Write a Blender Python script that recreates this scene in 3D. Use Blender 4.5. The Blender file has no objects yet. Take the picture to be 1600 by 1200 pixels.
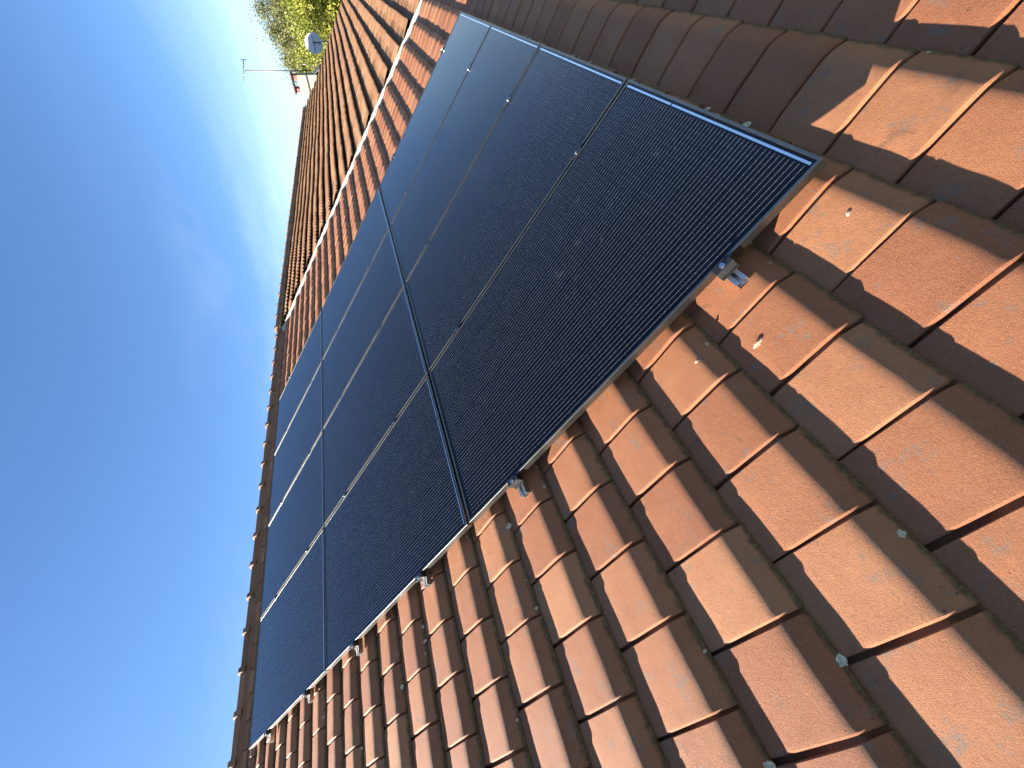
import bpy, math, random
from mathutils import Vector, Matrix, noise
random.seed(7)
sc = bpy.context.scene
C = sc.collection

# ------------------------------------------------------------------ frame of the place
TH = math.radians(34.0)            # roof pitch
H0 = 4.6                           # height of the array's lower corner above the ground
CT, ST = math.cos(TH), math.sin(TH)
def W(i, j, n):                    # roof frame (along ridge, up slope, out of roof) -> world
    return Vector((i, CT*j - ST*n, ST*j + CT*n + H0))
def Rf(p):                         # world -> roof frame
    z = p[2] - H0
    return Vector((p[0], CT*p[1] + ST*z, -ST*p[1] + CT*z))

# ------------------------------------------------------------------ camera
cam_d = bpy.data.cameras.new('camera'); cam = bpy.data.objects.new('camera', cam_d); C.objects.link(cam)
cam_d.sensor_fit = 'HORIZONTAL'; cam_d.sensor_width = 36.0; cam_d.lens = 36.0*643.94/1600.0
cam_d.clip_start = 0.05; cam_d.clip_end = 4000
ix = Vector((-0.31033312, -0.04460444, -0.94958086)); iy = Vector((-0.68675009, 0.70121491, 0.19149922))
fw = Vector((0.65731854, 0.71155329, -0.24824231))
M = Matrix(((ix.x, -iy.x, -fw.x), (ix.y, -iy.y, -fw.y), (ix.z, -iy.z, -fw.z))).to_4x4()
M.translation = Vector((-0.9526, -0.3480, 1.2758 + H0))
cam.matrix_world = M
sc.camera = cam

# ------------------------------------------------------------------ sky, sun, exposure
s_roof = Vector((-3.4, 5.9, 1.0)).normalized()                  # towards the sun, roof frame
SUN = Vector((s_roof.x, CT*s_roof.y - ST*s_roof.z, ST*s_roof.y + CT*s_roof.z)).normalized()
world = bpy.data.worlds.new('World'); sc.world = world; world.use_nodes = True
nt = world.node_tree; N = nt.nodes; L = nt.links
bg = N['Background']; bg.inputs[1].default_value = 0.05
sky = N.new('ShaderNodeTexSky'); sky.sky_type = 'NISHITA'; sky.sun_disc = False
sky.sun_elevation = math.asin(SUN.z); sky.sun_rotation = math.atan2(SUN.x, SUN.y) % (2*math.pi)
sky.altitude = 50; sky.air_density = 0.78; sky.dust_density = 0.25; sky.ozone_density = 3.2
tc = N.new('ShaderNodeTexCoord')
mp = N.new('ShaderNodeMapping'); mp.inputs['Rotation'].default_value = (0, 0, math.radians(-35)); mp.inputs['Scale'].default_value = (1.0, 0.8, 2.6)
L.new(tc.outputs['Generated'], mp.inputs['Vector'])
nz = N.new('ShaderNodeTexNoise'); nz.inputs['Scale'].default_value = 1.7; nz.inputs['Detail'].default_value = 7; nz.inputs['Roughness'].default_value = 0.58; nz.inputs['Distortion'].default_value = 0.6
L.new(mp.outputs[0], nz.inputs['Vector'])
cr = N.new('ShaderNodeValToRGB'); cr.color_ramp.elements[0].position = 0.40; cr.color_ramp.elements[1].position = 0.84
L.new(nz.outputs['Fac'], cr.inputs['Fac'])
sp = N.new('ShaderNodeSeparateXYZ'); L.new(tc.outputs['Generated'], sp.inputs[0])
mr = N.new('ShaderNodeMapRange'); mr.inputs[1].default_value = 0.02; mr.inputs[2].default_value = 0.42; mr.inputs[3].default_value = 0.95; mr.inputs[4].default_value = 0.0
L.new(sp.outputs['Z'], mr.inputs[0])
mm = N.new('ShaderNodeMath'); mm.operation = 'MULTIPLY'; L.new(cr.outputs['Color'], mm.inputs[0]); L.new(mr.outputs[0], mm.inputs[1])
mx = N.new('ShaderNodeMixRGB'); mx.inputs['Color2'].default_value = (4.6, 5.5, 5.9, 1)
hs = N.new('ShaderNodeHueSaturation'); hs.inputs['Saturation'].default_value = 1.12; L.new(sky.outputs[0], hs.inputs['Color'])
L.new(mm.outputs[0], mx.inputs['Fac']); L.new(hs.outputs[0], mx.inputs['Color1']); L.new(mx.outputs[0], bg.inputs[0])

sun_d = bpy.data.lights.new('sun', 'SUN'); sun_d.energy = 5.0; sun_d.angle = math.radians(0.53); sun_d.color = (1.0, 0.93, 0.82)
sun = bpy.data.objects.new('sun', sun_d); C.objects.link(sun)
sun.rotation_euler = (-SUN).to_track_quat('-Z', 'Y').to_euler(); sun.location = (0, 0, 30)
sc.view_settings.view_transform = 'Standard'; sc.view_settings.look = 'None'
sc.view_settings.gamma = 1.0; sc.view_settings.use_curve_mapping = False
sc.view_settings.exposure = 2.40

# ------------------------------------------------------------------ helpers
def mesh(name, verts, faces, mat=None, smooth=False, parent=None, uv=None):
    me = bpy.data.meshes.new(name); me.from_pydata([tuple(v) for v in verts], [], faces); me.update()
    if mat: me.materials.append(mat)
    if smooth:
        for p in me.polygons: p.use_smooth = True
    o = bpy.data.objects.new(name, me); C.objects.link(o)
    if parent: o.parent = parent
    return o
def empty(name, loc=(0, 0, 0), rot=(0, 0, 0)):
    o = bpy.data.objects.new(name, None); C.objects.link(o); o.location = loc; o.rotation_euler = rot
    o.empty_display_size = 0.1
    return o
def tag(o, label, cat, group=None, kind=None):
    o['label'] = label; o['category'] = cat
    if group: o['group'] = group
    if kind: o['kind'] = kind
    return o
class MB:
    def __init__(s): s.v = []; s.f = []
    def box(s, a, b):
        x0, y0, z0 = a; x1, y1, z1 = b; k = len(s.v)
        s.v += [(x0,y0,z0),(x1,y0,z0),(x1,y1,z0),(x0,y1,z0),(x0,y0,z1),(x1,y0,z1),(x1,y1,z1),(x0,y1,z1)]
        s.f += [tuple(k+q for q in f) for f in ((0,3,2,1),(4,5,6,7),(0,1,5,4),(1,2,6,5),(2,3,7,6),(3,0,4,7))]
        return s
    def tube(s, p, q, r0, r1=None, n=8, caps=True):
        r1 = r0 if r1 is None else r1
        p = Vector(p); q = Vector(q); d = (q-p).normalized()
        a = d.orthogonal().normalized(); b = d.cross(a); k = len(s.v)
        for c, r in ((p, r0), (q, r1)):
            for t in range(n):
                an = 2*math.pi*t/n; s.v.append(tuple(c + a*(r*math.cos(an)) + b*(r*math.sin(an))))
        for t in range(n):
            u = (t+1) % n; s.f.append((k+t, k+u, k+n+u, k+n+t))
        if caps: s.f.append(tuple(k+t for t in reversed(range(n)))); s.f.append(tuple(k+n+t for t in range(n)))
        return s
    def extrude(s, prof, axis, a, b):         # closed 2D profile pushed along an axis ('x' -> profile in y,z ; 'y' -> profile in x,z)
        k = len(s.v); n = len(prof)
        for t in (a, b):
            for (p, q) in prof: s.v.append((t, p, q) if axis == 'x' else (p, t, q))
        for t in range(n):
            u = (t+1) % n; s.f.append((k+t, k+u, k+n+u, k+n+t))
        s.f.append(tuple(k+t for t in reversed(range(n)))); s.f.append(tuple(k+n+t for t in range(n)))
        return s
    def build(s, name, mat, parent=None, smooth=False, bevel=0):
        o = mesh(name, s.v, s.f, mat, smooth, parent)
        import bmesh
        bm = bmesh.new(); bm.from_mesh(o.data); bmesh.ops.recalc_face_normals(bm, faces=bm.faces)
        if bevel: bmesh.ops.bevel(bm, geom=bm.edges[:], offset=bevel, segments=1, affect='EDGES', clamp_overlap=True)
        bm.to_mesh(o.data); bm.free()
        return o

# ------------------------------------------------------------------ materials
def newmat(name):
    m = bpy.data.materials.new(name); m.use_nodes = True
    return m, m.node_tree.nodes, m.node_tree.links, m.node_tree.nodes['Principled BSDF']
def simple(name, col, rough=0.6, metal=0.0, var=0.12, scale=30, bump=0.0, bscale=200):
    m, n, l, b = newmat(name)
    t = n.new('ShaderNodeTexCoord'); z = n.new('ShaderNodeTexNoise'); z.inputs['Scale'].default_value = scale; z.inputs['Detail'].default_value = 4
    l.new(t.outputs['Object'], z.inputs['Vector'])
    r = n.new('ShaderNodeValToRGB'); r.color_ramp.elements[0].position = 0.3; r.color_ramp.elements[1].position = 0.7
    r.color_ramp.elements[0].color = tuple(c*(1-var) for c in col)+(1,); r.color_ramp.elements[1].color = tuple(min(1, c*(1+var)) for c in col)+(1,)
    l.new(z.outputs['Fac'], r.inputs['Fac']); l.new(r.outputs['Color'], b.inputs['Base Color'])
    b.inputs['Roughness'].default_value = rough; b.inputs['Metallic'].default_value = metal
    if bump:
        z2 = n.new('ShaderNodeTexNoise'); z2.inputs['Scale'].default_value = bscale; z2.inputs['Detail'].default_value = 3
        l.new(t.outputs['Object'], z2.inputs['Vector'])
        bp = n.new('ShaderNodeBump'); bp.inputs['Distance'].default_value = bump; bp.inputs['Strength'].default_value = 1
        l.new(z2.outputs['Fac'], bp.inputs['Height']); l.new(bp.outputs['Normal'], b.inputs['Normal'])
    return m
def math_node(n, l, op, a, b=None, clamp=False):
    k = n.new('ShaderNodeMath'); k.operation = op; k.use_clamp = clamp
    for s, v in ((0, a), (1, b)):
        if v is None: continue
        if isinstance(v, (int, float)): k.inputs[s].default_value = v
        else: l.new(v, k.inputs[s])
    return k.outputs[0]
def smooth(n, l, v, a, b):
    k = n.new('ShaderNodeMapRange'); k.interpolation_type = 'SMOOTHSTEP'
    l.new(v, k.inputs[0]); k.inputs[1].default_value = a; k.inputs[2].default_value = b
    return k.outputs[0]
def mix(n, l, f, a, b):
    k = n.new('ShaderNodeMixRGB')
    if isinstance(f, (int, float)): k.inputs[0].default_value = f
    else: l.new(f, k.inputs[0])
    for s, v in ((1, a), (2, b)):
        if isinstance(v, tuple): k.inputs[s].default_value = v+(1,)
        else: l.new(v, k.inputs[s])
    return k.outputs[0]
def ntex(n, l, vec, scale, detail=4, rough=0.55, dist=0.0):
    k = n.new('ShaderNodeTexNoise'); k.inputs['Scale'].default_value = scale; k.inputs['Detail'].default_value = detail
    k.inputs['Roughness'].default_value = rough; k.inputs['Distortion'].default_value = dist
    l.new(vec, k.inputs['Vector']); return k.outputs['Fac']

def clay_material(name, c_dark, c_mid, c_light, grain=0.0024, moss=True):
    m, n, l, b = newmat(name)
    geo = n.new('ShaderNodeNewGeometry'); oi = n.new('ShaderNodeObjectInfo'); at = n.new('ShaderNodeAttribute'); at.attribute_name = 'rnd'
    rnd = math_node(n, l, 'FRACT', math_node(n, l, 'ADD', oi.outputs['Random'], at.outputs['Fac']))
    off = n.new('ShaderNodeVectorMath'); off.operation = 'ADD'; l.new(geo.outputs['Position'], off.inputs[0])
    cb = n.new('ShaderNodeCombineXYZ'); l.new(math_node(n, l, 'MULTIPLY', rnd, 37.0), cb.inputs[0]); l.new(math_node(n, l, 'MULTIPLY', rnd, 91.0), cb.inputs[2])
    l.new(cb.outputs[0], off.inputs[1]); P = off.outputs[0]
    # body colour: per-tile tone plus soft mottling
    tone = math_node(n, l, 'ADD', math_node(n, l, 'MULTIPLY', rnd, 0.52), math_node(n, l, 'MULTIPLY', ntex(n, l, P, 9, 5, 0.6, 0.4), 0.50))
    r = n.new('ShaderNodeValToRGB'); e = r.color_ramp.elements
    e[0].position = 0.18; e[0].color = c_dark+(1,); e[1].position = 0.85; e[1].color = c_light+(1,)
    x = e.new(0.50); x.color = c_mid+(1,)
    l.new(tone, r.inputs['Fac']); col = r.outputs['Color']
    # fine speckle
    sp1 = ntex(n, l, P, 300, 3, 0.7)
    col = mix(n, l, math_node(n, l, 'MULTIPLY', smooth(n, l, sp1, 0.50, 0.72), 0.45), col, tuple(min(1, c*1.45+0.03) for c in c_light))
    sp2 = ntex(n, l, P, 95, 2, 0.5)
    col = mix(n, l, math_node(n, l, 'MULTIPLY', smooth(n, l, sp2, 0.60, 0.75), 0.35), col, tuple(c*0.55 for c in c_dark))
    # grey weathering patches
    gp = smooth(n, l, ntex(n, l, P, 13, 5, 0.65), 0.555, 0.67)
    gb = smooth(n, l, ntex(n, l, P, 60, 3, 0.6), 0.35, 0.65)
    col = mix(n, l, math_node(n, l, 'MULTIPLY', math_node(n, l, 'MULTIPLY', gp, gb), 0.72), col, (0.165, 0.138, 0.108))
    # soot-dark stains
    dk = smooth(n, l, ntex(n, l, P, 7, 4, 0.6, 0.5), 0.63, 0.76)
    col = mix(n, l, math_node(n, l, 'MULTIPLY', dk, 0.45), col, (0.060, 0.042, 0.036))
    # pits
    vo = n.new('ShaderNodeTexVoronoi'); vo.inputs['Scale'].default_value = 34; l.new(P, vo.inputs['Vector'])
    pit = math_node(n, l, 'SUBTRACT', 1.0, smooth(n, l, vo.outputs['Distance'], 0.05, 0.09))
    pit = math_node(n, l, 'MULTIPLY', pit, smooth(n, l, ntex(n, l, P, 5, 2), 0.58, 0.62))
    col = mix(n, l, math_node(n, l, 'MULTIPLY', pit, 0.8), col, (0.04, 0.025, 0.02))
    if moss:
        ua = n.new('ShaderNodeAttribute'); ua.attribute_name = 'edge'       # 1 on the front edge of the tile
        mo = math_node(n, l, 'ADD', ua.outputs['Fac'], math_node(n, l, 'MULTIPLY', math_node(n, l, 'SUBTRACT', ntex(n, l, P, 26, 4, 0.65), 0.5), 1.1))
        mo = smooth(n, l, mo, 0.45, 0.9)
        mcol = mix(n, l, smooth(n, l, ntex(n, l, P, 90, 3), 0.4, 0.65), (0.060, 0.033, 0.013), (0.125, 0.090, 0.034))
        col = mix(n, l, math_node(n, l, 'MULTIPLY', mo, 0.85), col, mcol)
    l.new(col, b.inputs['Base Color'])
    b.inputs['Roughness'].default_value = 0.68; b.inputs['Specular IOR Level'].default_value = 0.24
    # relief
    hgt = math_node(n, l, 'ADD', math_node(n, l, 'MULTIPLY', ntex(n, l, P, 380, 4, 0.8), 1.25), math_node(n, l, 'MULTIPLY', ntex(n, l, P, 45, 3, 0.5), 0.5))
    hgt = math_node(n, l, 'SUBTRACT', hgt, math_node(n, l, 'MULTIPLY', pit, 1.2))
    bp = n.new('ShaderNodeBump'); bp.inputs['Strength'].default_value = 1.0; bp.inputs['Distance'].default_value = grain
    l.new(hgt, bp.inputs['Height']); l.new(bp.outputs['Normal'], b.inputs['Normal'])
    return m
m_clay = clay_material('terracotta_clay', (0.232, 0.080, 0.036), (0.295, 0.112, 0.049), (0.362, 0.158, 0.072))
m_ridge = clay_material('ridge_clay', (0.13, 0.07, 0.045), (0.20, 0.105, 0.066), (0.29, 0.155, 0.10), moss=False)
m_sand = clay_material('sanded_pantile', (0.20, 0.094, 0.045), (0.27, 0.135, 0.066), (0.32, 0.178, 0.093), grain=0.004, moss=False)
m_mortar = simple('lime_mortar', (0.42, 0.40, 0.35), 0.85, var=0.22, scale=14, bump=0.002, bscale=90)
m_lichen = simple('lichen', (0.40, 0.36, 0.26), 0.95, var=0.4, scale=120, bump=0.002, bscale=400)
m_frame = simple('dark_anodised_frame', (0.165, 0.16, 0.146), 0.39, metal=1.0, var=0.15, scale=12)
m_clamp = simple('black_clamp', (0.02, 0.02, 0.019), 0.28, var=0.2, scale=30)
m_clamp.node_tree.nodes['Principled BSDF'].inputs['Specular IOR Level'].default_value = 0.45
m_alu = simple('mill_aluminium', (0.62, 0.61, 0.59), 0.33, metal=1.0, var=0.08, scale=60)
m_steel = simple('stainless_bolt', (0.7, 0.7, 0.7), 0.2, metal=1.0, var=0.05)
m_ribbon = simple('tinned_ribbon', (0.80, 0.82, 0.84), 0.25, metal=1.0, var=0.04)
m_render = simple('cream_render', (0.33, 0.295, 0.225), 0.9, var=0.14, scale=6, bump=0.004, bscale=30)
m_band = simple('dark_slate_band', (0.07, 0.06, 0.055), 0.8, var=0.2, scale=8)
m_pot = simple('red_clay_pot', (0.28, 0.09, 0.06), 0.8, var=0.15, scale=10)
m_lead = simple('grey_lead', (0.30, 0.30, 0.28), 0.6, var=0.15, scale=10)
m_dish = simple('white_dish_paint', (0.50, 0.51, 0.50), 0.5, var=0.05, scale=8)
m_dmetal = simple('dull_grey_metal', (0.13, 0.13, 0.14), 0.5, metal=0.4, var=0.1, scale=10)
m_cable = simple('cream_cable', (0.6, 0.55, 0.4), 0.6)
m_wall = simple('house_wall_render', (0.50, 0.44, 0.36), 0.9, var=0.12, scale=2, bump=0.004, bscale=40)
m_deck = simple('roof_underlay', (0.05, 0.035, 0.03), 0.9, var=0.2, scale=6)
m_bark = simple('bark', (0.11, 0.09, 0.07), 0.95, var=0.3, scale=4)

# photovoltaic laminate: print under glass
def laminate():
    m, n, l, b = newmat('photovoltaic_laminate')
    t = n.new('ShaderNodeTexCoord'); s = n.new('ShaderNodeSeparateXYZ'); l.new(t.outputs['Object'], s.inputs[0])
    X, Y = s.outputs['X'], s.outputs['Y']
    def comb(v, origin, pitch):            # 0 at the middle of the period, 0.5 at its ends, scaled to metres from a line
        f = math_node(n, l, 'FRACT', math_node(n, l, 'DIVIDE', math_node(n, l, 'SUBTRACT', v, origin), pitch))
        return math_node(n, l, 'MULTIPLY', math_node(n, l, 'ABSOLUTE', math_node(n, l, 'SUBTRACT', f, 0.5)), pitch)
    inx = math_node(n, l, 'MULTIPLY', math_node(n, l, 'GREATER_THAN', X, 0.020), math_node(n, l, 'LESS_THAN', X, 1.114))
    iny = math_node(n, l, 'MULTIPLY', math_node(n, l, 'GREATER_THAN', Y, 0.036), math_node(n, l, 'LESS_THAN', Y, 1.930))
    inside = math_node(n, l, 'MULTIPLY', inx, iny)
    cw = 1.094/6
    wp = 0.0199
    fx = math_node(n, l, 'SUBTRACT', math_node(n, l, 'MULTIPLY', math_node(n, l, 'FRACT', math_node(n, l, 'DIVIDE', math_node(n, l, 'SUBTRACT', X, 0.020), cw)), cw), (cw-9*wp)/2)
    wire = math_node(n, l, 'SUBTRACT', 1.0, smooth(n, l, comb(fx, 0.0, wp), 0.0002, 0.0008))
    wire = math_node(n, l, 'MULTIPLY', wire, math_node(n, l, 'MULTIPLY', math_node(n, l, 'GREATER_THAN', fx, 0.0), math_node(n, l, 'LESS_THAN', fx, 9*wp)))
    pad = math_node(n, l, 'SUBTRACT', 1.0, smooth(n, l, comb(Y, 0.036, 1.894/24/3), 0.001, 0.003))
    jit = ntex(n, l, t.outputs['Object'], 23, 2)
    wire = math_node(n, l, 'MULTIPLY', wire, math_node(n, l, 'ADD', 0.62, math_node(n, l, 'MULTIPLY', pad, 0.5)))
    wire = math_node(n, l, 'MULTIPLY', wire, math_node(n, l, 'ADD', 0.55, math_node(n, l, 'MULTIPLY', jit, 0.5)))
    wire = math_node(n, l, 'MULTIPLY', wire, inside)
    cgap = math_node(n, l, 'GREATER_THAN', comb(X, 0.020, cw), cw/2-0.0012)
    rgap = math_node(n, l, 'GREATER_THAN', comb(Y, 0.036, 1.894/24), 1.894/48-0.0010)
    gap = math_node(n, l, 'MAXIMUM', cgap, rgap)
    cx = math_node(n, l, 'FLOOR', math_node(n, l, 'DIVIDE', math_node(n, l, 'SUBTRACT', X, 0.02), cw))
    cy = math_node(n, l, 'FLOOR', math_node(n, l, 'DIVIDE', math_node(n, l, 'SUBTRACT', Y, 0.036), 1.894/24))
    wn = n.new('ShaderNodeTexWhiteNoise'); wn.noise_dimensions = '3D'; cbb = n.new('ShaderNodeCombineXYZ')
    oi = n.new('ShaderNodeObjectInfo'); l.new(cx, cbb.inputs[0]); l.new(cy, cbb.inputs[1]); l.new(oi.outputs['Random'], cbb.inputs[2]); l.new(cbb.outputs[0], wn.inputs['Vector'])
    cell = mix(n, l, wn.outputs['Value'], (0.0010, 0.0013, 0.0042), (0.0017, 0.0023, 0.0075))
    col = mix(n, l, math_node(n, l, 'MULTIPLY', gap, 0.7), cell, (0.0016, 0.0018, 0.0035))
    col = mix(n, l, inside, (0.0025, 0.0028, 0.004), col)
    col = mix(n, l, wire, col, (0.50, 0.49, 0.48))
    # dust on the glass: specks and rubbed smears
    offp = n.new('ShaderNodeVectorMath'); offp.operation = 'ADD'; l.new(t.outputs['Object'], offp.inputs[0])
    c3 = n.new('ShaderNodeCombineXYZ'); l.new(math_node(n, l, 'MULTIPLY', oi.outputs['Random'], 50.0), c3.inputs[0]); l.new(c3.outputs[0], offp.inputs[1]); P = offp.outputs[0]
    vo = n.new('ShaderNodeTexVoronoi'); vo.inputs['Scale'].default_value = 120; l.new(P, vo.inputs['Vector'])
    vc = n.new('ShaderNodeSeparateColor'); l.new(vo.outputs['Color'], vc.inputs[0])
    speck = math_node(n, l, 'MULTIPLY', math_node(n, l, 'SUBTRACT', 1.0, smooth(n, l, vo.outputs['Distance'], 0.06, 0.16)), math_node(n, l, 'GREATER_THAN', vc.outputs[0], 0.80))
    speck = math_node(n, l, 'MULTIPLY', speck, smooth(n, l, ntex(n, l, P, 4, 3), 0.40, 0.65))
    smear = math_node(n, l, 'MULTIPLY', smooth(n, l, ntex(n, l, P, 7, 5, 0.7, 1.2), 0.60, 0.74), smooth(n, l, ntex(n, l, P, 28, 4, 0.75), 0.42, 0.75))
    film = math_node(n, l, 'MULTIPLY', ntex(n, l, P, 3, 4, 0.6), 0.003)
    dust = math_node(n, l, 'ADD', math_node(n, l, 'ADD', math_node(n, l, 'MULTIPLY', speck, 0.45), math_node(n, l, 'MULTIPLY', smear, 0.22)), film, True)
    col = mix(n, l, dust, col, (0.45, 0.43, 0.40))
    l.new(col, b.inputs['Base Color'])
    b.inputs['IOR'].default_value = 1.36
    rg = math_node(n, l, 'ADD', 0.07, math_node(n, l, 'MULTIPLY', dust, 0.6), True); l.new(rg, b.inputs['Roughness'])
    bp = n.new('ShaderNodeBump'); bp.inputs['Distance'].default_value = 0.0002; l.new(ntex(n, l, P, 2.5, 2), bp.inputs['Height']); l.new(bp.outputs['Normal'], b.inputs['Normal'])
    return m
m_lam = laminate()

def leafmat(name, a, c):
    m, n, l, b = newmat(name)
    geo = n.new('ShaderNodeNewGeometry')
    col = mix(n, l, smooth(n, l, ntex(n, l, geo.outputs['Position'], 1.1, 4, 0.7), 0.35, 0.65), a, c)
    l.new(col, b.inputs['Base Color']); b.inputs['Roughness'].default_value = 0.6
    tr = n.new('ShaderNodeBsdfTranslucent'); l.new(col, tr.inputs['Color'])
    ms = n.new('ShaderNodeMixShader'); ms.inputs[0].default_value = 0.4; out = n['Material Output']
    l.new(b.outputs[0], ms.inputs[1]); l.new(tr.outputs[0], ms.inputs[2]); l.new(ms.outputs[0], out.inputs['Surface'])
    return m
m_leaf_y = leafmat('spring_leaf_yellow_green', (0.13, 0.16, 0.018), (0.30, 0.30, 0.04))
m_leaf_o = leafmat('opening_leaf_olive', (0.10, 0.115, 0.03), (0.20, 0.195, 0.06))
m_leaf_g = leafmat('bud_grey_twigs', (0.11, 0.12, 0.04), (0.18, 0.185, 0.065))

# ------------------------------------------------------------------ ground
def ground_mat():
    m, n, l, b = newmat('meadow_ground'); g = n.new('ShaderNodeNewGeometry')
    col = mix(n, l, smooth(n, l, ntex(n, l, g.outputs['Position'], 0.08, 5), 0.35, 0.65), (0.045, 0.065, 0.018), (0.09, 0.085, 0.035))
    l.new(col, b.inputs['Base Color']); b.inputs['Roughness'].default_value = 0.95; return m
g = mesh('ground', [(-1500,-1500,0),(1500,-1500,0),(1500,1500,0),(-1500,1500,0)], [(0,1,2,3)], ground_mat()); g['kind'] = 'structure'

# ------------------------------------------------------------------ near house and its tiled roof
NB = -0.124                       # roof-frame level of the tile troughs
GA, GW = 0.3065, 0.2445           # course gauge, tile cover width
J0 = -0.045                       # front edge of the course just below the array
RJ = 6.62                         # ridge
I0, I1 = -3.3, 7.215
JB = J0 - 6*GA                    # eaves course

house = empty('house', (2.0, 0, 0)); tag(house, 'near house whose red clay tiled roof fills the foreground and carries the solar panels', 'house')
def roof_prism(name, i0, i1, j0, n_top, mat, parent, thick=0.10):
    ap = W(0, RJ, n_top); ea = W(0, j0, n_top)
    yb = 2*ap.y - ea.y; d = thick
    v = []
    for i in (i0, i1):
        for (y, z) in ((ea.y, ea.z), (ap.y, ap.z), (yb, ea.z), (yb, ea.z-d), (ap.y, ap.z-d*1.2), (ea.y, ea.z-d)):
            v.append(Rf((i, y, z)))
    f = [(0,6,7,1), (1,7,8,2), (2,8,9,3), (3,9,10,4), (4,10,11,5), (5,11,6,0), (0,1,2,3,4,5), (11,10,9,8,7,6)]
    o = mesh(name, v, f, mat, parent=parent)
    o.location = Vector((0, 0, H0)) - parent.location; o.rotation_euler = (TH, 0, 0)
    return o
roof = roof_prism('roof', I0, I1, JB+0.02, NB-0.02, m_deck, house)
ea = W(0, JB+0.45, NB-0.13); ap = W(0, RJ, NB-0.20); yb = 2*ap.y-ea.y
hv = []
for i in (I0+0.15, I1-0.15): hv += [(i-2, ea.y, 0), (i-2, yb, 0), (i-2, yb, ea.z), (i-2, ap.y, ap.z), (i-2, ea.y, ea.z)]
mesh('wall', hv, [(0,1,2,3,4), (9,8,7,6,5), (0,5,6,1), (1,6,7,2), (2,7,8,3), (3,8,9,4), (4,9,5,0)], m_wall, parent=house)

PROF = [(-0.050,0.002),(0.0,0.0140),(0.02,0.0185),(0.04,0.0235),(0.06,0.0280),(0.085,0.0325),(0.12,0.0378),(0.16,0.0432),(0.20,0.0488),(0.216,0.0505),
        (0.228,0.0508),(0.240,0.0495),(0.252,0.0466),(0.264,0.0424),(0.276,0.0372),(0.288,0.0312),(0.298,0.0258),(0.3055,0.0215),(0.3060,0.0145),(0.270,0.010)]
EDGE = [0]*13 + [0.08, 0.24, 0.48, 0.80, 1.1, 1.2, 1.2]
def zprof(u):
    for (a, za), (b2, zb) in zip(PROF, PROF[1:]):
        if a <= u <= b2: return za + (zb-za)*(u-a)/(b2-a)
    return 0
XS = [(0.0,-0.026),(0.0003,-0.0030),(0.0010,-0.0010),(0.0056,0.0036),(0.0062,0.0037),(0.018,0.0030),(0.06,0.0024),(0.12,0.0020),(0.19,0.0012),(0.2316,0.0004),(0.2340,-0.0012),(0.2346,-0.024),(0.256,-0.025)]
def tile_geo(seed):
    rs = random.Random(seed); v = []; f = []; e = []
    nx = len(XS); o = Vector((rs.uniform(0, 99), rs.uniform(0, 99), 0))
    for k, (u, z) in enumerate(PROF):
        for q, (x, dz) in enumerate(XS):
            w = noise.noise(Vector((x*14, u*14, 0))+o)*0.0012 + noise.noise(Vector((x*45, u*45, 3))+o)*0.0005
            du = noise.noise(Vector((x*30, 7, 0))+o)*0.0022 + noise.noise(Vector((x*110, 9, 0))+o)*0.0010 if k >= 15 else 0
            if k <= 1: dz = min(dz, 0.002)
            if 7 <= k <= 11 and q >= len(XS)-2: dz += 0.013
            v.append((x, GA-u-du, z+dz+(w if dz > -0.01 else 0))); e.append(EDGE[k])
    for k in range(len(PROF)-1):
        for q in range(nx-1):
            a = k*nx+q; f.append((a, a+1+0, a+nx+1, a+nx)[::-1])
    return v, f, e
def attr(me, name, vals):
    a = me.attributes.new(name, 'FLOAT', 'POINT'); a.data.foreach_set('value', vals)
NV = 10
GEO = [tile_geo(s) for s in range(NV)]
TM = []
for v, f, e in GEO:
    me = bpy.data.meshes.new('roof_tile'); me.from_pydata(v, [], f); me.update(); me.materials.append(m_clay)
    attr(me, 'edge', e); attr(me, 'rnd', [0.0]*len(v))
    for p in me.polygons: p.use_smooth = True
    me.set_sharp_from_angle(angle=math.radians(24))
    TM.append(me)
# places
camR = Rf(cam.matrix_world.translation)
Minv = cam.matrix_world.inverted()
def in_view(p, m=1.06):
    q = Minv @ W(*p)
    if q.z > -0.05: return False
    x = q.x/-q.z*643.94/800; y = q.y/-q.z*643.94/600
    return abs(x) < m and abs(y) < m
spots = []
course = -6
while J0 + course*GA + 0.30 < RJ + 0.16:
    je = J0 + course*GA
    x = -1.005 + (0 if course % 2 == 0 else GW/2) - 12*GW      # courses break joint by half a tile
    while x < I1 - 0.03:
        if x > I0 - 0.1: spots.append((x, je, course))
        x += GW
    course += 1
def hidden(i, j): return 0.16 < i and i+GW < 4.45 and 0.10 < j and j+GA < 5.75
vis = []; rest = []
for s in spots:
    c = (s[0]+GW/2, s[1]+GA/2, NB+0.03)
    if in_view(c, 1.25) and not hidden(s[0], s[1]): vis.append((( Vector(c)-camR).length, s))
    else: rest.append(s)
vis.sort(key=lambda t: t[0]); rest += [s for d, s in vis[300:]]; vis = [s for d, s in vis[:300]]
rt = random.Random(5)
def tile_matrix(s):
    return Matrix.Translation((s[0]+rt.uniform(-.0012,.0012), s[1]+rt.uniform(-.004,.004), NB+rt.uniform(0,.0030))) @ Matrix.Rotation(math.radians(rt.uniform(-.6,.6)), 4, 'Z') @ Matrix.Rotation(math.radians(rt.uniform(-.6,.6)), 4, 'Y') @ Matrix.Rotation(math.radians(rt.uniform(-.3,.3)), 4, 'X')
for s in vis:
    o = bpy.data.objects.new('roof_tile', TM[rt.randrange(NV)]); C.objects.link(o); o.parent = roof; o.matrix_local = tile_matrix(s)
V = []; F = []; E = []; Rn = []
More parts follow.
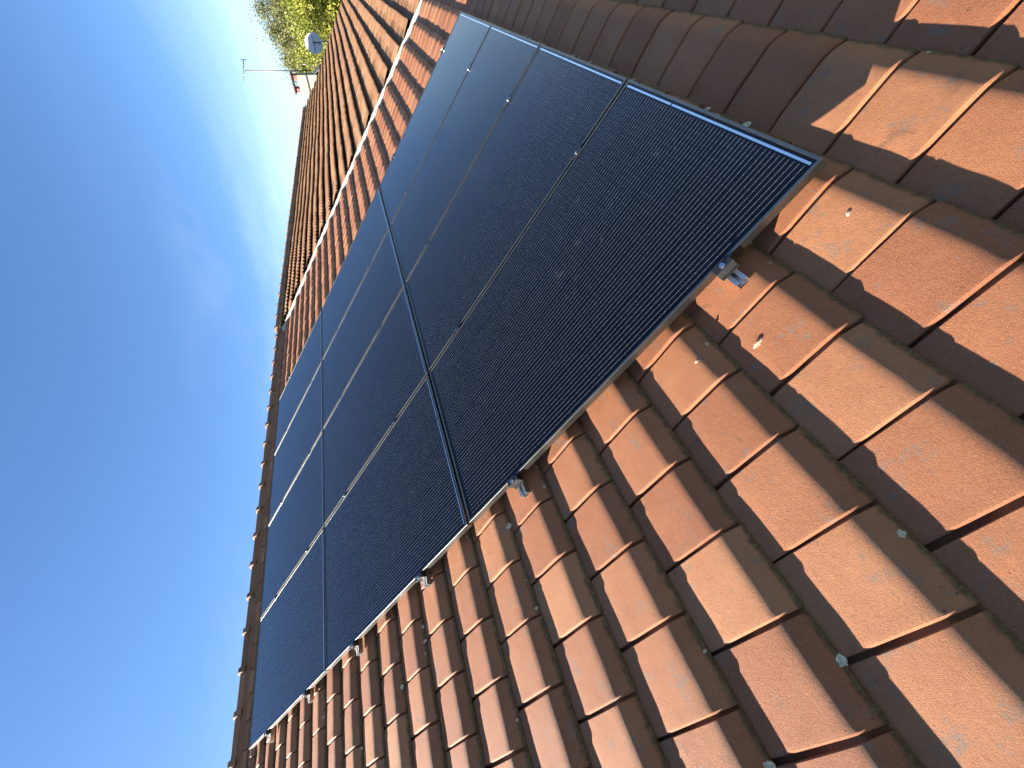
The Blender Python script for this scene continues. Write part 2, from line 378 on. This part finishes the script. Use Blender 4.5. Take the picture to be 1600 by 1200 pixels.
for s in rest:
    v, f, e = GEO[rt.randrange(NV)]; mt = tile_matrix(s); k = len(V); r_ = rt.random()
    V += [mt @ Vector(p) for p in v]; F += [tuple(k+t for t in q) for q in f]; E += e; Rn += [r_]*len(v)
o = mesh('roof_tile_field', V, F, m_clay, True, roof); attr(o.data, 'edge', E); attr(o.data, 'rnd', Rn); o.data.set_sharp_from_angle(angle=math.radians(24)); o['kind'] = 'stuff'

# ridge tiles (half-round with a raised collar at one end)
def ridge_geo(length, r, collar=True):
    st = [(0.0, r*1.28), (0.006, r*1.36), (0.055, r*1.36), (0.068, r*1.05), (0.06, r), (length+0.02, r*0.985)] if collar else [(0, r), (length, r*.97)]
    v = []; f = []; n = 14
    for x, rr in st:
        for t in range(n+1):
            a = math.radians(-12 + 204*t/n); v.append((x, rr*1.12*math.cos(a), rr*math.sin(a)))
    for k in range(len(st)-1):
        for t in range(n):
            a = k*(n+1)+t; f.append((a, a+1, a+n+2, a+n+1))
    k = 0; v.append((0.0, 0, 0)); cidx = len(v)-1
    for t in range(n): f.append((t+1, t, cidx))
    return v, f
def ridge_row(i0, i1, pitch, r, n_level, parent, name, mat, drp=None):
    v, f = ridge_geo(pitch, r); me = bpy.data.meshes.new(name); me.from_pydata(v, [], f); me.update(); me.materials.append(mat)
    for p in me.polygons: p.use_smooth = True
    me.set_sharp_from_angle(angle=math.radians(40)); attr(me, 'rnd', [0.0]*len(v))
    i = i0
    while i < i1:
        o = bpy.data.objects.new(name, me); C.objects.link(o); o.parent = parent
        ctr = W(i, RJ, n_level + (drp(i) if drp else 0)); ctr.z -= r*0.30 - rt.uniform(-.004, .004)
        o.location = Rf(ctr); o.rotation_euler = (-TH+math.radians(rt.uniform(-1, 1)), math.radians(rt.uniform(-.4, .4)), 0)
        i += pitch
ridge_row(0.417-8*0.4175, 7.1, 0.4175, 0.065, NB+0.075, roof, 'ridge_tile', m_ridge)

# ------------------------------------------------------------------ neighbour's house
NBN = -0.085                      # its trough level
K0, K1 = 7.27, 27.5
def drop(i): return -0.0074*(i-K0)        # its ridge sinks a little towards the far gable
nb = empty('house', (15, 0, 0)); tag(nb, 'next house along the ridge with sandy orange pantile roof, beyond the white mortar strip', 'house')
nroof = roof_prism('roof', K0, K1, -2.2, NBN-0.19, m_deck, nb)
e2 = W(0, -1.8, NBN-0.30); ap2 = W(0, RJ, NBN-0.36); yb2 = 2*ap2.y-e2.y; hv = []
for i in (K0+0.1, K1-0.12): hv += [(i-15, e2.y, 0), (i-15, yb2, 0), (i-15, yb2, e2.z), (i-15, ap2.y, ap2.z), (i-15, e2.y, e2.z)]
mesh('wall', hv, [(0,1,2,3,4), (9,8,7,6,5), (0,5,6,1), (1,6,7,2), (2,7,8,3), (3,8,9,4), (4,9,5,0)], m_wall, parent=nb)
G2, P2 = 0.358, 0.150
V = []; F = []; Rn = []
je = 0.33 - 7*G2; row = 0
NR = random.Random(11)
while je < RJ - 0.05:
    prof = [(-0.04, -0.022), (0.05, -0.006), (0.12, 0.018), (0.20, 0.034), (0.330, 0.055), (0.350, 0.057), (0.357, 0.053), (0.358, 0.043), (0.25, 0.026)]
    x = K0 - (0.15 if row % 2 else 0.0); wob = NR.uniform(0, 50)
    while x < K1:
        r_ = NR.random(); a0 = len(V); dzt = NR.uniform(-.004, .005); nxs = 13; dut = NR.uniform(-.006, .006)
        for (u, z) in prof:
            for q in range(nxs):
                xx = x + 0.30*q/(nxs-1)
                ph = ((xx-K0)/P2) % 1.0
                wv = 0.030*(0.5+0.5*math.cos(2*math.pi*(ph-0.5)))**1.6
                jj = je + G2 - u - dut; 
                sag = noise.noise(Vector((xx*0.35, wob*0 + je*0.3, 1.0)))*0.022
                V.append((min(max(xx, K0), K1), jj, NBN + drop(xx) + z + wv*(1 if u > 0 else .3) + dzt + sag - (0.004 if q == nxs-1 else 0))); Rn.append(r_)
        for k in range(len(prof)-1):
            for q in range(nxs-1):
                a = a0+k*nxs+q; F.append((a+nxs, a+nxs+1, a+1, a))
        x += 0.30
    je += G2; row += 1
o = mesh('pantile_courses', V, F, m_sand, True, nroof); attr(o.data, 'rnd', Rn); o.data.set_sharp_from_angle(angle=math.radians(50)); o['kind'] = 'stuff'
ridge_row(7.40, K1-0.4, 0.4475, 0.065, NBN+0.078, nroof, 'ridge_tile', m_ridge, drop)
def bedding(i0, i1, n0, n1, parent, mat):                     # mortar bed that carries the ridge tiles
    v = []
    for i, nl in ((i0, n0), (i1, n1)):
        c = W(i, RJ, nl)
        v += [Rf((i, c.y-0.075, c.z+0.004)), Rf((i, c.y+0.075, c.z+0.004)), Rf((i, c.y+0.16, c.z-0.40)), Rf((i, c.y-0.16, c.z-0.40))]
    return mesh('ridge_mortar', v, [(0,1,2,3), (7,6,5,4), (0,4,5,1), (1,5,6,2), (2,6,7,3), (3,7,4,0)], mat, parent=parent)
bedding(I0, I1, NB+0.055, NB+0.055, roof, m_ridge)
bedding(K0-0.03, K1-0.05, NBN+0.055, NBN+0.055+drop(K1), nroof, m_ridge)
# verge board and mortar along the far gable
MB().box((K1+0.005, -2.2, NBN-0.40), (K1+0.03, RJ, NBN-0.13)).build('verge_board', m_mortar, nroof)
# white mortar fillet along the party line, its foot following our courses
V = []; F = []; nj = 200
for q in range(nj+1):
    j = -1.85 + (RJ-0.03+1.85)*q/nj; w = noise.noise(Vector((j*7, 0, 0)))*0.005
    top = NBN+0.032 + noise.noise(Vector((j*1.3, 4, 0)))*0.006
    V += [(I1-0.03, j, NB-0.02), (I1-0.004+w, j, NB+0.02), (K0-0.012+w, j, top-0.012), (K0+0.004, j, top), (K0+0.035+w, j, top+0.001), (K0+0.04, j, top-0.05)]
for q in range(nj):
    for t in range(5): a = q*6+t; F.append((a, a+1, a+7, a+6))
o = mesh('mortar_fillet', V, F, m_mortar, True, nroof); o['label'] = 'white mortar strip running up the party line between two roofs'

# ------------------------------------------------------------------ chimney, aerial, dish
chi = K1 - 0.78; chj = 5.05
base = W(chi, chj, NBN + drop(chi))
ch = empty('chimney', base); tag(ch, 'cream rendered chimney with dark band and slab cap near the far verge', 'chimney')
MB().box((-0.36,-0.42,-0.75),(0.36,0.42,0.34)).build('stack', m_render, ch, bevel=0.01)
MB().box((-0.40,-0.46,0.345),(0.40,0.46,0.40)).build('band', m_band, ch)
MB().box((-0.35,-0.41,0.402),(0.35,0.41,0.83)).build('upper_stack', m_render, ch, bevel=0.01)
for (x, y) in ((-.24,-.30),(.24,-.30),(-.24,.30),(.24,.30)): MB().box((x-.10,y-.09,0.832),(x+.10,y+.09,1.08)).build('brick_pier', m_pot, ch)
MB().box((-0.42,-0.50,1.082),(0.42,0.50,1.15)).build('cap_slab', m_band, ch, bevel=0.01)
fl = [W(chi-0.46, chj-0.80, NBN+drop(chi)+0.08)-base, W(chi+0.46, chj-0.80, NBN+drop(chi)+0.08)-base, Vector((0.44, -0.44, -0.02)), Vector((-0.44, -0.44, -0.02))]
mesh('flashing', fl + [p-Vector((0,0,0.02)) for p in fl], [(0,1,2,3),(7,6,5,4),(0,4,5,1),(1,5,6,2),(2,6,7,3),(3,7,4,0)], m_lead, parent=ch)
ab = base + Vector((0.0, -0.50, 0))
ch.scale = (0.9, 0.9, 0.95)
an = empty('television_aerial', ab); tag(an, 'thin television aerial on tall mast strapped to the cream chimney', 'aerial')
MB().tube((0,0,0.05),(0,0,3.08),0.028,n=8).build('mast', m_dmetal, an, True)
bA, bB = Vector((-0.10, -0.42, 2.98)), Vector((0.05, 0.38, 3.30))
MB().tube(bA, bB, 0.018, n=6).build('boom', m_dmetal, an, True)
for t in range(7):
    c = bA.lerp(bB, t/6); MB().tube(c-Vector((0.16,0.02,0)), c+Vector((0.16,0.02,0)), 0.008, n=5).build('element', m_dmetal, an)
MB().box((-0.20,-0.45,2.86),(0.02,-0.43,3.08)).build('reflector', m_dmetal, an)
MB().tube((0,0,3.02),(-0.02,0.06,3.18),0.014,n=6).build('bracket', m_dmetal, an)
cable = MB(); pts = [Vector((0,-0.02,0.75)), Vector((0,-0.16,0.60)), Vector((0,-0.25,0.40)), Vector((0,-0.24,0.15)), Vector((0,-0.12,-0.05))]
for a, b2 in zip(pts, pts[1:]): cable.tube(a, b2, 0.016, n=6)
cable.build('cable', m_cable, an, True)

db = W(K1+0.50, 3.2, NBN+drop(K1))
ds = empty('satellite_dish', db); tag(ds, 'white satellite dish on a short pole at the far verge before the trees', 'satellite dish')
MB().tube((0,0,-0.6),(0,0,0.62),0.025,n=8).build('pole', m_dmetal, ds, True)
def dish_mesh():
    v = []; f = []; nr, na = 7, 28
    for k in range(nr+1):
        r = 0.47*k/nr
        for t in range(na): a = 2*math.pi*t/na; v.append((r*math.cos(a)*0.92, r*math.sin(a), 0.36*r*r))
    for k in range(nr):
        for t in range(na): u = (t+1) % na; f.append((k*na+t, k*na+u, (k+1)*na+u, (k+1)*na+t))
    return v, f
dc = Vector((-0.08, 0.10, 0.70)); dn = Vector((-0.84, -0.20, 0.40)).normalized()
v, f = dish_mesh(); o = mesh('reflector', v, f, m_dish, True, ds); o.location = dc; o.rotation_euler = dn.to_track_quat('Z', 'Y').to_euler()
md = o.modifiers.new('thick', 'SOLIDIFY'); md.thickness = 0.008
q = dn.to_track_quat('Z', 'Y')
lnb = dc + q @ Vector((0, -0.18, 0.40)); MB().tube(dc + q @ Vector((0,-0.38,0.03)), lnb, 0.03, n=6).build('arm', m_dmetal, ds, True)
MB().tube(lnb, lnb + (dc-lnb).normalized()*0.12, 0.06, n=8).build('receiver', m_dmetal, ds, True)
for sx in (-1, 1): MB().tube(dc + q @ Vector((sx*0.30, 0.05, 0.05)), lnb, 0.016, n=5).build('strut', m_dmetal, ds, True)

# ------------------------------------------------------------------ solar array
PW, PH, PX, PY, FT = 1.134, 1.966, 1.154, 1.986, 0.035
def frame_mesh():
    lip = 0.011; v = []; f = []
    # profile around the rectangle: (inset from outside, z)
    prof = [(0.0, -FT), (0.0, -0.0012), (0.0012, 0.0), (lip-0.0012, 0.0), (lip, -0.0012), (lip, -0.006), (0.002, -0.0075), (0.002, -FT+0.002), (0.025, -FT+0.002), (0.025, -FT)]
    for (ins, z) in prof:
        v += [(ins, ins, z), (PW-ins, ins, z), (PW-ins, PH-ins, z), (ins, PH-ins, z)]
    n = len(prof)
    for k in range(n):
        for t in range(4):
            u = (t+1) % 4; a = k*4; b2 = ((k+1) % n)*4
            f.append((a+t, a+u, b2+u, b2+t))
    return v, f
fv, ff = frame_mesh()
fm = bpy.data.meshes.new('frame'); fm.from_pydata(fv, [], ff); fm.update(); fm.materials.append(m_frame)
import bmesh
bm = bmesh.new(); bm.from_mesh(fm); bmesh.ops.recalc_face_normals(bm, faces=bm.faces); bm.to_mesh(fm); bm.free()
gmb = MB().box((0.0105, 0.0105, -0.0072), (PW-0.0105, PH-0.0105, -0.0032))
gm = bpy.data.meshes.new('glass'); gm.from_pydata(gmb.v, [], gmb.f); gm.update(); gm.materials.append(m_lam)
rms = []
for (a, b2, y) in ((0.019, 0.7435, 0.0215), (0.7525, 1.114, 0.0215)):
    q = MB().box((a, y, -0.0033), (b2, y+0.0080, -0.0029)); me = bpy.data.meshes.new('connector_ribbon'); me.from_pydata(q.v, [], q.f); me.update(); me.materials.append(m_ribbon); rms.append(me)
rown = ['bottom row', 'middle row', 'top row']
coln = ['at the clamped free edge', 'second from the clamped free edge', 'third from the clamped free edge', 'farthest from the clamped free edge']
pr = random.Random(3)
for r in range(3):
    for c in range(4):
        p = empty('solar_panel', W(c*PX, r*PY, 0), (TH + math.radians(pr.uniform(-.05, .05)), math.radians(pr.uniform(-.06, .06)), 0))
        tag(p, 'black solar panel in the %s, %s' % (rown[r], coln[c]), 'solar panel', 'solar panels of the roof array')
        for nm, me in [('frame', fm), ('glass', gm)] + [('connector_ribbon', q) for q in rms]:
            o = bpy.data.objects.new(nm, me); C.objects.link(o); o.parent = p

# rails with clamps
RJS = [0.376, 1.587, 2.517, 3.474, 4.409, 5.399]
rail_where = ['closest to the eaves, under the near panel', 'second up from the eaves', 'third up from the eaves', 'fourth up from the eaves', 'second down from the ridge', 'closest to the ridge']
def rail_profile(mb, x0, x1):
    w, h, t = 0.020, 0.031, 0.0022; z1 = -FT-0.0006; z0 = z1-h
    mb.box((x0,-w,z0),(x1,w,z0+t)); mb.box((x0,-w,z0+t),(x1,-w+t,z1)); mb.box((x0,w-t,z0+t),(x1,w,z1))
    mb.box((x0,-w+t,z1-t),(x1,-0.006,z1)); mb.box((x0,0.006,z1-t),(x1,w-t,z1)); mb.box((x0,-w+t,z0+0.013),(x1,w-t,z0+0.015))
    return mb
rail_me = None
for k, rj in enumerate(RJS):
    e = empty('mounting_rail', W(0, rj, 0), (TH, 0, 0)); tag(e, 'aluminium mounting rail under the solar panels, %s' % rail_where[k], 'rail', 'mounting rails under the array')
    if k == 0:
        parts = {}
        parts['rail_beam'] = rail_profile(MB(), -0.076, 4.665).build('rail_beam', m_alu, e).data
        cl = MB(); cl.extrude([(0.007,0.0035),(0.007,0.0008),(-0.0008,0.0008),(-0.0008,-0.0345),(-0.034,-0.0345),(-0.034,-0.0310),(-0.0260,-0.0310),(-0.0260,0.0035)], 'y', -0.033, 0.033)
        parts['end_clamp'] = cl.build('end_clamp', m_clamp, e, bevel=0.0006).data
        bo = MB().tube((-0.0135,0,0.0035),(-0.0135,0,0.0050),0.0095,n=16).tube((-0.0135,0,0.0050),(-0.0135,0,0.0125),0.0066,n=12)
        parts['bolt'] = bo.build('bolt', m_steel).data
        mc = MB().box((-0.028+0.010,-0.030,0.0008),(0.008+0.0+0.010,0.030,0.0032)).box((-0.0085,-0.030,-0.034),(-0.0065,0.030,0.0008)).box((0.0065,-0.030,-0.034),(0.0085,0.030,0.0008))
        parts['mid_clamp'] = mc.build('mid_clamp', m_clamp).data
        b2 = MB().tube((0,0,0.0032),(0,0,0.0105),0.0066,n=12); parts['bolt2'] = b2.build('bolt', m_steel).data
        for o in list(bpy.data.objects):
            if o.data in parts.values(): bpy.data.objects.remove(o)
    def put(nm, me, loc, par, rz=0):
        o = bpy.data.objects.new(nm, me); C.objects.link(o); o.parent = par; o.location = loc; o.rotation_euler = (0, 0, rz); return o
    put('rail_beam', parts['rail_beam'], (rt.uniform(-.012, .012), 0, 0), e)
    c1 = put('end_clamp', parts['end_clamp'], (-0.0005, 0, 0), e); put('bolt', parts['bolt'], (0, 0, 0), c1)
    c2 = put('end_clamp', parts['end_clamp'], (3*PX+PW+0.0005, 0, 0), e, math.pi); put('bolt', parts['bolt'], (0, 0, 0), c2)
    for c in (1, 2, 3):
        mcl = put('mid_clamp', parts['mid_clamp'], (c*PX-0.010, 0, 0), e); put('bolt', parts['bolt2'], (0, 0, 0), mcl)

# ------------------------------------------------------------------ trees beyond the far gable
def tree(name, label, base, h, cr, leaf, nleaf, lsize, seed, trunk_r=0.22, twiggy=0.0):
    rs = random.Random(seed)
    t = empty(name, base); tag(t, label, 'tree', 'trees beyond the far gable')
    mb = MB(); mb.tube((0,0,-0.2),(0.1,0.05,h*0.45),trunk_r,trunk_r*.6,n=8); mb.tube((0.1,0.05,h*0.45),(0.0,0.1,h*0.93),trunk_r*.6,0.03,n=7)
    tips = []
    for k in range(34):
        z = h*rs.uniform(0.22, 0.85); a = rs.uniform(0, 6.28); ln = cr*rs.uniform(.55, 1.05)*math.sqrt(max(0.1, 1-abs((z/h-0.5))*1.3))
        p = Vector((0.05, 0.05, z)); q = p + Vector((math.cos(a)*ln, math.sin(a)*ln, ln*rs.uniform(.25, .9)))
        mb.tube(p, q, trunk_r*.28, 0.015, n=5, caps=False); tips.append((p, q))
        for s in range(5):
            w = p.lerp(q, rs.uniform(.4, 1)); d = Vector((rs.gauss(0,1), rs.gauss(0,1), rs.uniform(.2,1.6))).normalized()*rs.uniform(.5, 1.3)*cr*0.35
            mb.tube(w, w+d, 0.03, 0.008, n=4, caps=False); tips.append((w, w+d))
    mb.build('trunk', m_bark, t, True)
    cl = []
    for k in range(120):
        a, b2 = rs.choice(tips); c = a.lerp(b2, rs.uniform(.5, 1.1)); cl.append((c, rs.uniform(.35, .95)*cr*0.26))
    v = []; f = []
    for k in range(nleaf):
        c, rr = rs.choice(cl)
        p = c + Vector((rs.gauss(0,1), rs.gauss(0,1), rs.gauss(0,.8)))*rr*0.62
        d = Vector((rs.gauss(0,1), rs.gauss(0,1), rs.gauss(0,1))).normalized(); e_ = d.orthogonal().normalized(); g_ = d.cross(e_); s = lsize*rs.uniform(.6, 1.3)
        i = len(v); v += [p-e_*s, p+g_*s*.55, p+e_*s, p-g_*s*.55]; f.append((i, i+1, i+2, i+3))
    mesh('crown', v, f, leaf, False, t)
    return t
def tp(az, dist):
    a = math.radians(az); return Vector((-0.95+math.sin(a)*dist, -0.35+math.cos(a)*dist, 0))
def th(el, dist): return 5.88 + math.tan(math.radians(el))*dist
T = [('leafy_tree', 'bright yellow-green tree right behind the white satellite dish', 85.6, 42, 3.0, 3.6, m_leaf_y, 26000, .085),
     ('leafy_tree', 'yellow-green leafy tree between the dish and the cream chimney', 82.6, 44, 3.0, 3.3, m_leaf_o, 22000, .085),
     ('leafy_tree', 'vivid green tree at the picture edge beyond the dish', 89.6, 42, 3.6, 4.2, m_leaf_y, 26000, .085),
     ('tall_tree', 'tall grey-olive twiggy tree, highest against the sky above the dish', 87.2, 54, 5.0, 4.6, m_leaf_g, 60000, .075),
     ('tall_tree', 'olive budding tree whose top slopes down towards the aerial mast', 83.8, 56, 4.4, 4.2, m_leaf_o, 55000, .075),
     ('tall_tree', 'tall olive tree at the very edge of the picture', 91.6, 54, 5.8, 4.8, m_leaf_o, 20000, .08),
     ('distant_tree', 'small faint olive tree between the chimney and the ridge', 79.0, 62, 4.0, 3.0, m_leaf_g, 9000, .08),
     ('distant_tree', 'low thin treetop just showing over the ridge beside the chimney', 77.3, 66, 4.2, 2.4, m_leaf_g, 5000, .08),
     ('leafy_tree', 'olive-green tree hugging the aerial mast behind the chimney', 81.0, 50, 3.4, 3.0, m_leaf_o, 16000, .085)]
for k, (nm, lb, az, d, el, crr, lf, nl, ls) in enumerate(T):
    tree(nm, lb, tp(az, d), th(el, d), crr, lf, nl, ls, 100+k)

# ------------------------------------------------------------------ lichen and a clay chip on the near tiles
lr = random.Random(21)
def lichen_mesh(seed):
    rs = random.Random(seed); n = 14; v = [(0, 0, 0.0028)]; f = []
    for k, (rad, z) in enumerate(((0.45, 0.0032), (0.8, 0.0022), (1.0, -0.001))):
        for t in range(n):
            a = 2*math.pi*t/n; r = 0.011*rad*(1+rs.uniform(-.28, .28)); v.append((r*math.cos(a), r*math.sin(a), z+rs.uniform(-.0008, .0008)))
    for t in range(n):
        u = (t+1) % n; f.append((0, 1+t, 1+u))
        for k in range(2): f.append((1+k*n+t, 1+(k+1)*n+t, 1+(k+1)*n+u, 1+k*n+u))
    me = bpy.data.meshes.new('lichen_patch'); me.from_pydata(v, [], f); me.update(); me.materials.append(m_lichen); return me
LM = [lichen_mesh(s) for s in range(5)]
near = [s for s in vis if (Vector((s[0], s[1], 0))-camR).length < 4.2]
for k in range(70):
    s = lr.choice(near); u = lr.choice((0.297, 0.300, 0.302, 0.293, 0.285)); x = s[0]+lr.uniform(.01, .23)
    o = bpy.data.objects.new('lichen_patch', LM[k % 5]); C.objects.link(o); o.parent = roof
    sl = (zprof(u+.003)-zprof(u-.003))/0.006
    o.location = (x, s[1]+GA-u, NB+zprof(u)+0.003); o.rotation_euler = (-math.atan(sl) if False else math.atan(-sl)*-1*-1, 0, lr.uniform(0, 6)); o.rotation_mode = 'XYZ'
    o.rotation_euler = (Matrix.Rotation(-math.atan(sl), 3, 'X') @ Matrix.Rotation(lr.uniform(0, 6), 3, 'Z')).to_euler()
    sc_ = lr.uniform(.35, 1.25)**1.4; o.scale = (sc_, sc_*lr.uniform(.7, 1.1), sc_*0.55)

# broken bits of clay lying on the tiles
m_chip = simple('broken_clay', (0.52, 0.33, 0.21), 0.9, var=0.25, scale=90, bump=0.001, bscale=300)
def chip_mesh(seed, sz):
    rs = random.Random(seed); v = []; f = []; n, m = 8, 5
    for k in range(m):
        ph = math.pi*k/(m-1)
        for t in range(n):
            a = 2*math.pi*t/n; r = 1+rs.uniform(-.3, .3)
            v.append((sz[0]*r*math.sin(ph)*math.cos(a), sz[1]*r*math.sin(ph)*math.sin(a), sz[2]*math.cos(ph)))
    for k in range(m-1):
        for t in range(n): u = (t+1) % n; f.append((k*n+t, (k+1)*n+t, (k+1)*n+u, k*n+u))
    return v, f
CHIPS = [(-0.255, 0.480, (0.007, 0.022, 0.008), 0.1), (-0.145, 0.075, (0.006, 0.010, 0.004), 0.5), (-0.165, 0.650, (0.005, 0.008, 0.005), 0.3), (-0.28, 2.72, (0.008, 0.03, 0.005), 0.0), (-0.35, -0.20, (0.006, 0.008, 0.003), 1.0)]
for k, (ci, cj, sz, rz) in enumerate(CHIPS):
    v, f = chip_mesh(k+40, sz); o = mesh('clay_fragment', v, f, m_chip, False, roof)
    u = GA - ((cj-J0) % GA); o.location = (ci, cj, NB + zprof(u) + 0.005); o.rotation_euler = (0, 0, rz)
    o['label'] = 'pale broken bit of clay lying on a tile'
